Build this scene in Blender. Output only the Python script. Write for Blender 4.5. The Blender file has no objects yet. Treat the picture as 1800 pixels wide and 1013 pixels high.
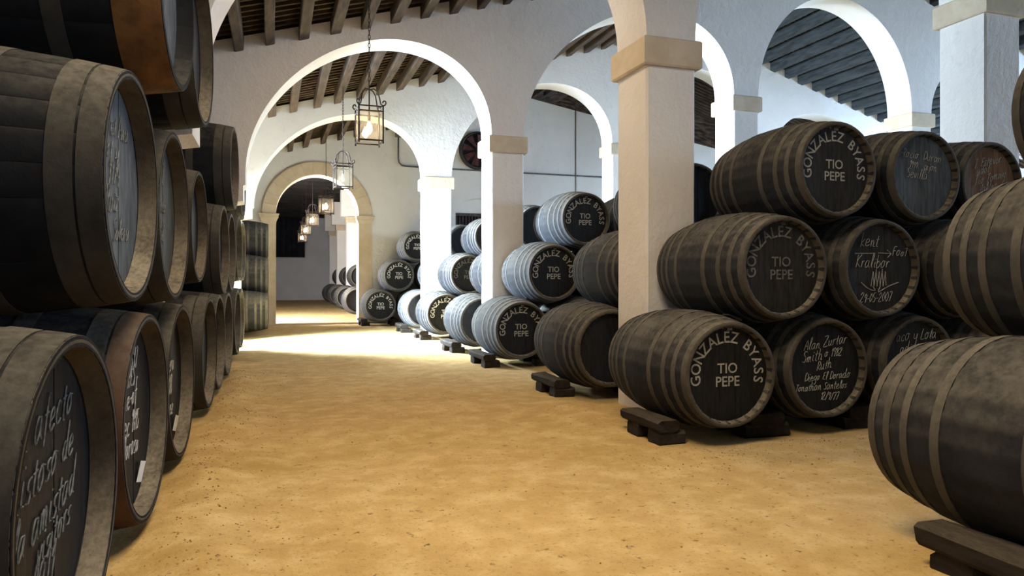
import bpy, bmesh, math, random
from mathutils import Vector, Matrix, noise
C = bpy.context.scene.collection
PI = math.pi
rnd = random.Random(7)

# ------------------------------------------------------------------ camera, world, lights, exposure
FPX, VX, HY, CAMZ = 1250.0, 480.0, 490.0, 1.18
cam_d = bpy.data.cameras.new('camera'); cam = bpy.data.objects.new('camera', cam_d); C.objects.link(cam)
cam_d.sensor_fit = 'HORIZONTAL'; cam_d.sensor_width = 36.0; cam_d.lens = 36.0*FPX/1800.0
cam_d.shift_y = -(506.5-HY)/1800.0
cam_d.clip_start = 0.05; cam_d.clip_end = 300
cam.location = (0, 0, CAMZ)
cam.rotation_euler = (PI/2, 0, -math.atan((900-VX)/FPX))
S = bpy.context.scene
S.camera = cam
S.view_settings.view_transform = 'Standard'
S.view_settings.look = 'None'
S.view_settings.gamma = 1.0
S.view_settings.use_curve_mapping = False
S.view_settings.exposure = 0.0

w = bpy.data.worlds.new('sky'); S.world = w; w.use_nodes = True
bg = w.node_tree.nodes['Background']
bg.inputs[0].default_value = (0.72, 0.83, 1.0, 1); bg.inputs[1].default_value = 1.0

def area(name, loc, aim, sx, sy, power, col, spread=PI):
    d = bpy.data.lights.new(name, 'AREA'); d.shape = 'RECTANGLE'; d.size = sx; d.size_y = sy
    d.energy = power; d.color = col; d.spread = spread
    o = bpy.data.objects.new(name, d); C.objects.link(o); o.location = loc
    o.rotation_euler = (Vector(aim)-Vector(loc)).to_track_quat('-Z', 'Y').to_euler()
    return o
# daylight entering through the side doorway between the second and third cross walls
area('doorway_daylight', (-2.1, 13.55, 2.3), (2.2, 11.9, -.4), 1.5, 2.2, 4000, (0.66, 0.83, 1.0), math.radians(128))
# daylight entering the room beyond the back arch from its left doorway
area('rear_daylight', (-2.0, 21.2, 1.6), (3, 21.6, 0.6), 2.0, 2.6, 1500, (0.93, 0.96, 1.0))
# cool daylight from the tall openings of the right-hand nave
area('right_daylight', (18.9, 5.2, 4.0), (7.5, 8.5, 3.2), 6.0, 3.0, 3200, (0.46, 0.68, 1.0))
area('right_rear_daylight', (18.9, 12.4, 3.4), (9, 13.2, 3.0), 3.0, 2.6, 1100, (0.46, 0.68, 1.0))
# added warm fill light, unseen, over the aisle above the camera
area('aisle_fill', (0.7, 2.3, 4.3), (1.2, 3.4, 0.0), 1.6, 1.6, 122, (1.0, 0.82, 0.58), math.radians(145))
# added warm fill for the second wall, hidden behind the first cross wall
area('bay_fill', (1.2, 6.45, 4.55), (1.6, 8.0, .0), 1.4, .5, 58, (1.0, 0.74, 0.47))

# ------------------------------------------------------------------ materials
def nt(name):
    m = bpy.data.materials.new(name); m.use_nodes = True
    t = m.node_tree
    return m, t, t.nodes['Principled BSDF']
def N(t, kind, **kw):
    n = t.nodes.new(kind)
    for k, v in kw.items():
        if k.startswith('i_'):
            n.inputs[k[2:].replace('_', ' ')].default_value = v
        else: setattr(n, k, v)
    return n
def L(t, a, b): t.links.new(a, b)
def ramp(t, fac, stops):
    r = t.nodes.new('ShaderNodeValToRGB'); e = r.color_ramp.elements
    while len(e) > 1: e.remove(e[-1])
    e[0].position = stops[0][0]; e[0].color = (*stops[0][1], 1)
    for p, c in stops[1:]:
        x = e.new(p); x.color = (*c, 1)
    L(t, fac, r.inputs[0]); return r.outputs[0]
def mixc(t, fac, a, b, mode='MIX'):
    n = t.nodes.new('ShaderNodeMix'); n.data_type = 'RGBA'; n.blend_type = mode
    for s, v in ((n.inputs[0], fac), (n.inputs[6], a), (n.inputs[7], b)):
        if hasattr(v, 'is_output'): L(t, v, s)
        elif isinstance(v, (int, float)): s.default_value = v
        else: s.default_value = (*v, 1)
    return n.outputs[2]
def coords(t, rand=True, space='Object', scale=(1, 1, 1)):
    tc = N(t, 'ShaderNodeTexCoord'); out = tc.outputs[space]
    mp = N(t, 'ShaderNodeMapping'); mp.inputs['Scale'].default_value = scale
    L(t, out, mp.inputs['Vector'])
    if rand:
        oi = N(t, 'ShaderNodeObjectInfo'); ml = N(t, 'ShaderNodeMath', operation='MULTIPLY'); ml.inputs[1].default_value = 37.0
        L(t, oi.outputs['Random'], ml.inputs[0])
        cb = N(t, 'ShaderNodeCombineXYZ'); L(t, ml.outputs[0], cb.inputs[0]); L(t, ml.outputs[0], cb.inputs[2])
        L(t, cb.outputs[0], mp.inputs['Location'])
    return mp.outputs[0]
def noi(t, vec, scale, detail=4, rough=0.55):
    n = N(t, 'ShaderNodeTexNoise'); n.inputs['Scale'].default_value = scale; n.inputs['Detail'].default_value = detail
    n.inputs['Roughness'].default_value = rough; L(t, vec, n.inputs['Vector']); return n.outputs[0]
def bump(t, bs, h, strength, dist=0.02):
    b = N(t, 'ShaderNodeBump'); b.inputs['Strength'].default_value = strength; b.inputs['Distance'].default_value = dist
    L(t, h, b.inputs['Height']); L(t, b.outputs[0], bs.inputs['Normal'])
def simple(name, c1, c2, scale=6, rough=0.8, bmp=0.3, rand=True, stretch=(1, 1, 1), metal=0.0, space='Object', lo=.35, hi=.65, detail=5):
    m, t, b = nt(name)
    v = coords(t, rand, space, stretch); n = noi(t, v, scale, detail)
    L(t, ramp(t, n, [(lo, c1), (hi, c2)]), b.inputs['Base Color'])
    b.inputs['Roughness'].default_value = rough; b.inputs['Metallic'].default_value = metal
    b.inputs['Specular IOR Level'].default_value = .25 if not metal else .5
    if bmp: bump(t, b, noi(t, v, scale*3, 5), bmp)
    return m
def dusty(name, base, base2, dust, lo, hi, amount, scale=5, rough=0.75, stretch=(1, 1, 1)):
    """dark timber or iron with dust settled on its upward facing surfaces"""
    m, t, b = nt(name)
    v = coords(t, True, 'Object', stretch); n1 = noi(t, v, scale, 6); n2 = noi(t, v, scale*5, 5, .65)
    col = ramp(t, n1, [(.3, base), (.7, base2)])
    g = N(t, 'ShaderNodeNewGeometry'); sx = N(t, 'ShaderNodeSeparateXYZ'); L(t, g.outputs['Normal'], sx.inputs[0])
    mr = N(t, 'ShaderNodeMapRange', interpolation_type='SMOOTHSTEP'); mr.inputs[1].default_value = lo; mr.inputs[2].default_value = hi
    mr.inputs[3].default_value = amount[0]; mr.inputs[4].default_value = amount[1]
    L(t, sx.outputs[2], mr.inputs[0])
    n3 = noi(t, v, scale*.55, 4, .6); av = N(t, 'ShaderNodeMath', operation='ADD'); L(t, n2, av.inputs[0]); L(t, n3, av.inputs[1])
    hv = N(t, 'ShaderNodeMath', operation='MULTIPLY'); hv.inputs[1].default_value = .5; L(t, av.outputs[0], hv.inputs[0])
    r2 = ramp(t, hv.outputs[0], [(.38, (.22, .22, .22)), (.60, (1, 1, 1))])
    mm = N(t, 'ShaderNodeMath', operation='MULTIPLY'); L(t, mr.outputs[0], mm.inputs[0]); L(t, r2, mm.inputs[1])
    L(t, mixc(t, mm.outputs[0], col, dust), b.inputs['Base Color'])
    b.inputs['Roughness'].default_value = rough; b.inputs['Specular IOR Level'].default_value = .12
    bump(t, b, n2, .35, .008)
    return m

def plaster_mat(name, c1, c2, c3):
    m, t, b = nt(name)
    v = coords(t, False, 'Object'); a = noi(t, v, .9, 6, .6); d = noi(t, v, 7, 6, .6); e = noi(t, v, 30, 4)
    col = ramp(t, a, [(.3, c1), (.62, c2)])
    st = ramp(t, d, [(.60, (0, 0, 0)), (.75, (.35, .35, .35))])
    L(t, mixc(t, st, col, c3), b.inputs['Base Color']); b.inputs['Roughness'].default_value = .9
    ad = N(t, 'ShaderNodeMath', operation='MULTIPLY_ADD'); L(t, e, ad.inputs[0]); ad.inputs[1].default_value = .35; L(t, d, ad.inputs[2])
    bump(t, b, ad.outputs[0], .5, .03)
    return m
M = {}
M['plaster'] = plaster_mat('whitewashed_plaster', (.74, .70, .66), (.80, .77, .73), (.58, .52, .46))
M['stone'] = simple('cream_stone', (.56, .46, .33), (.66, .56, .42), 5, .85, .25)
M['door_stone'] = simple('pale_stone', (.60, .48, .33), (.68, .57, .41), 4, .85, .25)
def sand_mat():
    m, t, b = nt('ochre_sand')
    v = coords(t, False, 'Object'); v2 = coords(t, False, 'Object', (1, 2.2, 1))
    a = noi(t, v2, .8, 6, .6); d = noi(t, v, 5, 8, .65); e = noi(t, v, 55, 4, .6); q = noi(t, v, 19, 6, .7)
    col = ramp(t, a, [(.3, (.54, .35, .115)), (.68, (.70, .485, .20))])
    col = mixc(t, ramp(t, d, [(.36, (.45, .45, .45)), (.60, (0, 0, 0))]), col, (.43, .255, .075))
    col = mixc(t, ramp(t, d, [(.50, (0, 0, 0)), (.78, (.6, .6, .6))]), col, (.78, .60, .31))
    col = mixc(t, ramp(t, q, [(.30, (1, 1, 1)), (.39, (0, 0, 0))]), col, (.15, .085, .03))
    col = mixc(t, ramp(t, e, [(.25, (.8, .8, .8)), (.42, (0, 0, 0))]), col, (.24, .14, .045))
    L(t, col, b.inputs['Base Color']); b.inputs['Roughness'].default_value = .95
    ad = N(t, 'ShaderNodeMath', operation='MULTIPLY_ADD'); L(t, e, ad.inputs[0]); ad.inputs[1].default_value = .3; L(t, d, ad.inputs[2])
    bump(t, b, ad.outputs[0], .6, .025)
    return m
M['sand'] = sand_mat()
M['crumb'] = simple('earth_crumb', (.16, .095, .035), (.42, .27, .10), 3, .95, 0, False)
M['rafter'] = simple('old_rafter_timber', (.045, .032, .025), (.095, .068, .050), 5, .85, .3, True, (3, .5, 3))
M['cool_lit_rafter'] = simple('cool_lit_rafter_timber', (.026, .031, .035), (.058, .067, .074), 5, .85, .3, True, (3, .5, 3))  # same rafters, with the right nave's cool daylight put into the colour
M['batten'] = simple('dark_battens', (.05, .035, .027), (.10, .07, .05), 6, .9, .2, False)
M['tile'] = simple('roof_tile_underside', (.025, .018, .015), (.24, .18, .14), 3.2, .95, .4, False, (1, 1.6, 1), lo=.42, hi=.75, detail=7)
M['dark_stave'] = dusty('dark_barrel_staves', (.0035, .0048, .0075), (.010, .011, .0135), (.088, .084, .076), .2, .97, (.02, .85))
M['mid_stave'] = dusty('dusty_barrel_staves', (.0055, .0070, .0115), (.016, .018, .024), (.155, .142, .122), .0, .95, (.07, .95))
M['pale_stave'] = dusty('dusty_daylit_barrel_staves', (.028, .035, .050), (.062, .072, .092), (.24, .225, .185), -.3, .9, (.10, .95))  # dust coat, plus a cool daylight tint put into the base colour
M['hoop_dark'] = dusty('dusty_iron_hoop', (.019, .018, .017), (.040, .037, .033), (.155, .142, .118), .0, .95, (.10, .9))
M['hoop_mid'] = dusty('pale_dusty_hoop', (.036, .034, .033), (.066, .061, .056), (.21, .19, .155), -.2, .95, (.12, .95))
M['hoop_pale'] = dusty('dusty_daylit_hoop', (.13, .14, .155), (.19, .20, .215), (.34, .32, .27), -.3, .9, (.15, .95))  # dusty hoop, its base colour also tinted for blue daylight
M['rim'] = dusty('worn_barrel_rim', (.030, .026, .022), (.075, .062, .048), (.30, .26, .195), -.2, .85, (.10, .95), 9)
M['rust_rim'] = dusty('rusty_brown_rim', (.055, .028, .018), (.10, .058, .038), (.16, .13, .10), .2, .9, (0, .6))
M['tan_stave'] = dusty('tan_barrel_staves', (.055, .026, .011), (.17, .085, .032), (.25, .17, .09), .2, .9, (0, .6), 7)
M['black_head'] = simple('black_painted_head', (.006, .0065, .0075), (.014, .014, .0155), 7, .55, .2, True, (6, 1, 1))
M['grey_head'] = simple('chalky_grey_head', (.045, .052, .060), (.10, .112, .125), 6, .6, .2, True, (6, 1, 1))
M['faded_head'] = simple('faded_black_head', (.013, .012, .0115), (.030, .027, .025), 7, .6, .2, True, (6, 1, 1))
M['tan_head'] = simple('bare_wood_head', (.12, .065, .038), (.20, .12, .075), 6, .7, .2, True, (6, 1, 1))
M['paint'] = simple('stencilled_cream_paint', (.24, .235, .215), (.38, .37, .335), 30, .7, 0, True, lo=.3, hi=.5)
M['paint_faded'] = simple('worn_stencil_paint', (.075, .072, .065), (.20, .19, .17), 30, .7, 0, True, lo=.3, hi=.65)
M['paint_white'] = simple('white_stencil_paint', (.60, .60, .58), (.75, .75, .72), 30, .7, 0)
M['chalk'] = simple('white_chalk', (.17, .17, .17), (.42, .42, .41), 40, .9, 0, lo=.3, hi=.6)
M['chalk_dim'] = simple('faded_chalk', (.06, .065, .065), (.17, .18, .18), 40, .9, 0, lo=.35, hi=.6)
M['paper'] = simple('white_paper', (.72, .72, .70), (.80, .80, .78), 20, .8, 0)
M['beam'] = dusty('weathered_scantling', (.016, .013, .011), (.038, .030, .025), (.12, .10, .075), .2, .95, (.0, .8), 6, .85, (4, 1, 4))
M['iron'] = simple('wrought_iron', (.018, .013, .011), (.05, .032, .024), 20, .55, .2, metal=.6)
M['pipe'] = simple('grey_conduit', (.10, .09, .085), (.16, .145, .135), 10, .6, 0)
M['fan_dark'] = simple('dark_fan_metal', (.018, .016, .016), (.035, .03, .03), 8, .5, .1, metal=.3)
M['fan_red'] = simple('faded_red_blade', (.07, .022, .022), (.16, .06, .058), 8, .5, .1)
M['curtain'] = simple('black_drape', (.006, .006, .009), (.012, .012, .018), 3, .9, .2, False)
M['leaf'] = simple('green_leaf', (.005, .05, .012), (.015, .085, .03), 9, .5, .1)
M['terracotta'] = simple('terracotta', (.30, .12, .06), (.40, .18, .09), 9, .8, .2)
M['grille'] = simple('rusty_window_bars', (.05, .035, .03), (.12, .09, .075), 9, .7, .2)
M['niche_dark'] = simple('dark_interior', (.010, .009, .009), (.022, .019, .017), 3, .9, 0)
def emit(name, col, s):
    m, t, b = nt(name); b.inputs['Emission Color'].default_value = (*col, 1); b.inputs['Emission Strength'].default_value = s
    b.inputs['Base Color'].default_value = (*col, 1); return m
M['bulb'] = emit('lit_bulb', (1.0, .80, .52), 45.0)
M['bulb_off'] = simple('unlit_bulb_glass', (.55, .52, .48), (.6, .58, .54), 10, .2, 0)
def glass():
    m, t, b = nt('lantern_glass')
    tr = N(t, 'ShaderNodeBsdfTransparent'); tr.inputs[0].default_value = (.96, .94, .90, 1)
    gl = N(t, 'ShaderNodeBsdfGlossy'); gl.inputs['Roughness'].default_value = .05
    tl = N(t, 'ShaderNodeBsdfTranslucent'); tl.inputs[0].default_value = (.9, .85, .75, 1)
    mx = N(t, 'ShaderNodeMixShader'); mx.inputs[0].default_value = .05; L(t, tr.outputs[0], mx.inputs[1]); L(t, gl.outputs[0], mx.inputs[2])
    m2 = N(t, 'ShaderNodeMixShader'); m2.inputs[0].default_value = .045; L(t, mx.outputs[0], m2.inputs[1]); L(t, tl.outputs[0], m2.inputs[2])
    L(t, m2.outputs[0], t.nodes['Material Output'].inputs[0]); return m
M['glass'] = glass()

# ------------------------------------------------------------------ mesh helpers
class MB:
    def __init__(s): s.v = []; s.f = []
    def add(s, vs, fs):
        o = len(s.v); s.v += [tuple(p) for p in vs]; s.f += [tuple(i+o for i in f) for f in fs]; return s
    def box(s, x0, x1, y0, y1, z0, z1):
        return s.add([(x0,y0,z0),(x1,y0,z0),(x1,y1,z0),(x0,y1,z0),(x0,y0,z1),(x1,y0,z1),(x1,y1,z1),(x0,y1,z1)],
              [(3,2,1,0),(4,5,6,7),(0,1,5,4),(1,2,6,5),(2,3,7,6),(3,0,4,7)])
    def bar(s, p, q, r, n=6):
        return s.tube([p, q], r, n)
    def tube(s, pts, r, n=6, closed=False):
        P = [Vector(p) for p in pts]; k = len(P); rings = []
        up = None
        for i in range(k):
            a = P[i-1] if (i > 0 or closed) else P[i]; b = P[(i+1) % k] if (i < k-1 or closed) else P[i]
            d = (b-a).normalized()
            if up is None: up = Vector((0, 0, 1)) if abs(d.z) < .9 else Vector((1, 0, 0))
            x = d.cross(up)
            if x.length < 1e-4: x = d.cross(Vector((0, 1, 0)))
            x.normalize(); y = x.cross(d).normalized(); up = y
            rr = r[i] if isinstance(r, (list, tuple)) else r
            rings.append([P[i]+(x*math.cos(2*PI*j/n)+y*math.sin(2*PI*j/n))*rr for j in range(n)])
        vs = [v for g in rings for v in g]; fs = []
        for i in range(k if closed else k-1):
            for j in range(n):
                a = i*n+j; b = i*n+(j+1) % n; c = ((i+1) % k)*n+(j+1) % n; d = ((i+1) % k)*n+j
                fs.append((a, b, c, d))
        if not closed:
            fs.append(tuple(range(n-1, -1, -1))); fs.append(tuple((k-1)*n+j for j in range(n)))
        return s.add(vs, fs)
    def revolve(s, prof, n, axis='Y', closed=False, a0=0.0, a1=2*PI):
        full = abs(a1-a0-2*PI) < 1e-6; m = n if full else n+1; k = len(prof); vs = []
        for i in range(m):
            a = a0+(a1-a0)*i/n; ca, sa = math.cos(a), math.sin(a)
            for (h, r) in prof: vs.append((r*ca, h, r*sa) if axis == 'Y' else (r*ca, r*sa, h))
        fs = []
        for i in range(n):
            i2 = (i+1) % m
            for j in range(k if closed else k-1):
                j2 = (j+1) % k
                q = (i*k+j, i2*k+j, i2*k+j2, i*k+j2)
                fs.append(q if axis == 'Y' else q[::-1])
        return s.add(vs, fs)
    def mesh(s, name, mat, smooth=False):
        me = bpy.data.meshes.new(name); me.from_pydata(s.v, [], s.f); me.materials.append(mat)
        bm = bmesh.new(); bm.from_mesh(me); bmesh.ops.recalc_face_normals(bm, faces=bm.faces); bm.to_mesh(me); bm.free()
        if smooth: me.polygons.foreach_set('use_smooth', [True]*len(me.polygons))
        me.update(); return me
def put(name, me, parent=None, loc=None, rot=None):
    o = bpy.data.objects.new(name, me); C.objects.link(o)
    if parent: o.parent = parent
    if loc: o.location = loc
    if rot: o.rotation_euler = rot
    return o
def tag(o, label, cat, group=None):
    o['label'] = label; o['category'] = cat
    if group: o['group'] = group
    return o
def struct(o): o['kind'] = 'structure'; return o
def smooth_angle(me, deg=40):
    me.polygons.foreach_set('use_smooth', [True]*len(me.polygons))
    try: me.set_sharp_from_angle(angle=math.radians(deg))
    except Exception: pass
    return me

# ------------------------------------------------------------------ setting: floor, roof, walls
XL, XR, YB, YE = -2.35, 19.5, -4.0, 43.0
WY = [(5.57, .56), (10.15, .55), (14.66, .55), (19.2, .5)]      # cross walls: front plane and thickness
RIDGE = 9.35
def roof_z(x):                                                   # underside of the rafters
    zr = 5.14+.288*(RIDGE-2.77)
    return 5.14+.288*(x-2.77) if x <= RIDGE else zr-.30*(x-RIDGE)

def mound(x, y):
    z = .012*noise.noise((x*1.3, y*1.3, 0))+.010*noise.noise((x*4.1, y*3.2, 3.7))+.004*noise.noise((x*11, y*9, 1.7))
    if 1 < y < 9.9: z += .075*math.exp(-((x+.36)/.22)**2)*(.6+.8*noise.noise((x*3, y*1.9, 8)))
    z += .06*math.exp(-((x-2.55)/.22)**2-((y-5.75)/.55)**2)
    if 2.2 < x < 6.5: z += .045*math.exp(-((y-4.18)/.15)**2)*(.6+.6*noise.noise((x*2.2, y*2, 4)))*min(1, (x-2.2)/.5)
    return z-.012
def build_floor():
    xs = []; x = XL
    while x < 5.5: xs.append(x); x += .055
    while x < XR: xs.append(x); x += .5
    xs.append(XR)
    ys = []; y = YB
    while y < .8: ys.append(y); y += .4
    while y < 8: ys.append(y); y += .055
    while y < 15: ys.append(y); y += .12
    while y < YE: ys.append(y); y += .6
    ys.append(YE)
    b = MB(); n = len(xs)
    b.v = [(x, y, mound(x, y)) for y in ys for x in xs]
    b.f = [(j*n+i, j*n+i+1, (j+1)*n+i+1, (j+1)*n+i) for j in range(len(ys)-1) for i in range(n-1)]
    me = b.mesh('floor', M['sand'], True)
    if me.polygons[0].normal.z < 0: me.flip_normals()
    return struct(put('floor', me))
build_floor()

def build_roof():
    b = MB(); xs = [XL+i*(XR-XL)/54 for i in range(55)]+[RIDGE]; xs = sorted(xs)
    ys = [YB+i*(24.0-YB)/56 for i in range(57)]
    holes = set()
    hr = random.Random(11)
    T = .262
    for j in range(len(ys)-1):
        for i in range(len(xs)-1):
            x0, x1, y0, y1 = xs[i], xs[i+1], ys[j], ys[j+1]
            if xs[i] > 10.8 and 10.8 < y0 < 14.2 and hr.random() < .55:        # slipped tile: a narrow gap of sky
                a = x0+.06+.1*hr.random(); c = a+.10+.09*hr.random(); d = y0+.05+.1*hr.random(); e = d+.13+.12*hr.random()
                zz = lambda x: roof_z(x)+T
                q = [(x0,y0),(x1,y0),(x1,y1),(x0,y1),(a,d),(c,d),(c,e),(a,e)]
                b.add([(px, py, zz(px)) for px, py in q], [(0,1,5,4),(1,2,6,5),(2,3,7,6),(3,0,4,7)])
            else:
                b.add([(x0,y0,roof_z(x0)+T),(x1,y0,roof_z(x1)+T),(x1,y1,roof_z(x1)+T),(x0,y1,roof_z(x0)+T)], [(0,1,2,3)])
    me = bpy.data.meshes.new('ceiling'); me.from_pydata(b.v, [], b.f); me.materials.append(M['tile'])
    ce = struct(put('ceiling', me))
    # rafters run along the nave from cross wall to cross wall
    spans = [(-3.9, WY[0][0]+.12), (WY[0][0]+WY[0][1]-.12, WY[1][0]+.12), (WY[1][0]+WY[1][1]-.12, WY[2][0]+.12), (WY[2][0]+WY[2][1]-.12, WY[3][0]+.12)]
    for k, (y0, y1) in enumerate(spans):
        x = -2.12
        while x < 17.6:
            if not (k == 0 and x > 3) and not (k == 3 and x > 9):
                ww = .068+rnd.uniform(-.009, .009); hh = .20+rnd.uniform(-.015, .015); z = roof_z(x); sl = .288 if x < RIDGE else -.30
                r = MB(); nseg = 5; jit = rnd.uniform(-.02, .02)
                pts = []
                for s_ in range(nseg+1):
                    y = y0+(y1-y0)*s_/nseg; dx = .012*noise.noise((x*3, y*.8, k)); dz = .012*noise.noise((x*5, y*.9, k+9))
                    for (ux, uz) in ((-ww, .012), (-ww+.012, 0), (ww-.012, 0), (ww, .012), (ww, hh), (-ww, hh)):
                        pts.append((x+ux+dx+jit, y, z+uz+dz+sl*ux))
                fs = []
                for s_ in range(nseg):
                    for j in range(6):
                        a = s_*6+j; c = s_*6+(j+1) % 6; fs.append((a, c, c+6, a+6))
                fs.append((5, 4, 3, 2, 1, 0)); fs.append(tuple(nseg*6+j for j in range(6)))
                r.add(pts, fs)
                put('rafter', r.mesh('rafter', M['rafter' if x < 7.5 else 'cool_lit_rafter']), ce)
            x += .42
    bt = MB()
    y = -3.8
    while y < 19.4:
        for (xa, xb) in ((XL, RIDGE), (RIDGE, XR)):
            za, zb = roof_z(xa)+.215, roof_z(xb)+.215
            w_ = .022+rnd.uniform(-.006, .01); o_ = rnd.uniform(-.02, .02)
            bt.add([(xa,y+o_-w_,za),(xa,y+o_+w_,za),(xa,y+o_+w_,za+.045),(xa,y+o_-w_,za+.045),
                    (xb,y-w_,zb),(xb,y+w_,zb),(xb,y+w_,zb+.045),(xb,y-w_,zb+.045)],
                   [(0,1,5,4),(1,2,6,5),(2,3,7,6),(3,0,4,7)])
        y += .18
    o = put('batten', bt.mesh('batten', M['batten']), ce); o['kind'] = 'stuff'
    # low dark ceiling of the room beyond the arch
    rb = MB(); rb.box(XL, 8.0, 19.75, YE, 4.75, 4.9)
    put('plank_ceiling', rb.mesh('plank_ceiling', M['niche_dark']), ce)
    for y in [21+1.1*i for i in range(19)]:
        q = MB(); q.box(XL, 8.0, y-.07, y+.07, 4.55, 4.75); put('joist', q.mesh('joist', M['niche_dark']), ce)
build_roof()

def arch_curve(x0, z0, x1, z1, rise, n=60):
    out = []
    for i in range(n+1):
        a = PI*i/n; t = .5-.5*math.cos(a)
        out.append((x0+(x1-x0)*t, z0+(z1-z0)*t+rise*math.sin(a)))
    return out
def wall_mesh(curve, y0, th, top, mat, name):
    """a wall whose underside follows curve [(x, z)...] and whose top follows top(x)"""
    b = MB(); n = len(curve); vs = []
    for (x, z) in curve: vs += [(x, y0, z), (x, y0, top(x)), (x, y0+th, z), (x, y0+th, top(x))]
    fs = []
    for i in range(n-1):
        a, c = i*4, (i+1)*4
        fs += [(a, c, c+1, a+1), (a+2, a+3, c+3, c+2), (a, a+2, c+2, c), (a+1, c+1, c+3, a+3)]
    fs += [(0, 1, 3, 2), ((n-1)*4, (n-1)*4+2, (n-1)*4+3, (n-1)*4+1)]
    b.add(vs, fs)
    me = bpy.data.meshes.new(name); me.from_pydata(b.v, [], b.f); me.materials.append(mat); smooth_angle(me, 35)
    return me
def pillar(parent, x0, x1, y0, th, ztop, cap_h=.255, cap=True):
    # shaft with slightly worn, chamfered edges
    b = MB(); e = .018; y1 = y0+th
    ring = [(x0+e,y0),(x1-e,y0),(x1,y0+e),(x1,y1-e),(x1-e,y1),(x0+e,y1),(x0,y1-e),(x0,y0+e)]
    lev = [-.25, .12]+[ztop*(i+1)/12 for i in range(12)]; lev[-1] = ztop
    vs = []; fs = []
    for k, z in enumerate(lev):
        g = .0
        for (x, y) in ring:
            n_ = noise.noise((x*2.3, y*2.3, z*1.1))*.008
            vs.append((x+n_, y+n_*.7, z))
    for k in range(len(lev)-1):
        for j in range(8): fs.append((k*8+j, k*8+(j+1) % 8, (k+1)*8+(j+1) % 8, (k+1)*8+j))
    b.add(vs, fs)
    p = put('pillar', b.mesh('pillar', M['plaster']), parent)
    if cap:
        c = MB(); o = .045; e = .012
        prof = [(ztop-cap_h, o-.012), (ztop-cap_h+.015, o), (ztop-.015, o), (ztop, o-.012)]
        vs = []; fs = []
        for z, g in prof: vs += [(x0-g,y0-g,z),(x1+g,y0-g,z),(x1+g,y1+g,z),(x0-g,y1+g,z)]
        for k in range(3):
            for j in range(4): fs.append((k*4+j, k*4+(j+1) % 4, (k+1)*4+(j+1) % 4, (k+1)*4+j))
        fs += [(3,2,1,0), (12,13,14,15)]
        c.add(vs, fs); put('capital', c.mesh('capital', M['stone']), p)
    return p
S1, S2 = 3.32, 4.27
def cross_wall(name, k, pA, pB, pC, pD, leftx=-.35, zl=2.60, riseA=1.60, pier=-.62, cz=2.18):
    y0, th = WY[k]
    cur = [(XL-.1, -.1), (pier, -.1), (pier, cz), (leftx-.03, cz+.04), (leftx-.03, cz+.24), (leftx, cz+.26)]+arch_curve(leftx, zl, pA[0], S1, riseA)
    cur += arch_curve(pA[1], S1, pB[0], S2, 1.66)+arch_curve(pB[1], S2, pC[0], S2, 1.92)
    cur += arch_curve(pC[1], S2, pD[0], S1, 1.50)+arch_curve(pD[1], S1, XR-.5, 2.4, 1.6)+[(XR-.5, -.1), (XR+.05, -.1)]
    # drop doubled x steps
    o = struct(put(name, wall_mesh(cur, y0, th, lambda x: roof_z(x)+.19, M['plaster'], name)))
    for (a, c), z in ((pA, S1), (pB, S2), (pC, S2), (pD, S1)): pillar(o, a, c, y0, th, z)
    return o
cross_wall('wall_front', 0, (3.125, 3.62), (7.19, 7.70), (11.2, 11.7), (15.5, 16.0), leftx=-.52, pier=-.80)
cross_wall('wall_middle', 1, (3.09, 3.60), (7.35, 7.84), (11.24, 11.72), (15.5, 16.0))
cross_wall('wall_rear', 2, (3.02, 3.58), (7.34, 7.84), (11.3, 11.8), (15.5, 16.0), leftx=-.36, zl=2.62, riseA=1.50, pier=-.60, cz=2.34)

# back wall with the stone framed archway, a barred niche and the fan
y3, th3 = WY[3]
DX0, DX1, DSP = .07, 2.15, 2.84
cur = [(XL-.1, -.1), (DX0, -.1)]+arch_curve(DX0, DSP, DX1, DSP, 1.04)+[(DX1, -.1), (4.80, -.1), (4.80, 3.02)]
cur += [(4.80+.05*i, 3.02+.42*math.sqrt(max(0, 1-((i*.05-.9)/.9)**2))**.8) for i in range(1, 36)]+[(6.60, 3.02), (6.60, -.1), (XR+.05, -.1)]
back = struct(put('wall_back', wall_mesh(cur, y3, th3, lambda x: roof_z(x)+.19, M['plaster'], 'wall_back')))
b = MB(); b.box(4.8, 6.6, y3, y3+th3, -.1, 1.95); put('wall_panel', b.mesh('wall_panel', M['plaster']), back)
win = struct(put('window_1', MB().box(4.75, 6.65, y3+.30, y3+.36, 1.95, 3.5).mesh('window_1', M['niche_dark'])))
b = MB(); b.box(4.80, 6.60, y3+.22, y3+.28, 3.03, 3.44); put('lunette_board', b.mesh('lunette_board', M['plaster']), win)
b = MB()
for z in (1.98, 2.5, 2.98): b.box(4.82, 6.58, y3+.19, y3+.23, z-.035, z+.035)
put('crossbar', b.mesh('crossbar', M['grille']), win)
me = MB().bar((0, 0, 1.97), (0, 0, 3.0), .014, 6).mesh('window_bar', M['grille'])
for i in range(19): put('window_bar', me, win, (4.88+.091*i, y3+.21, 0))

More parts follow.
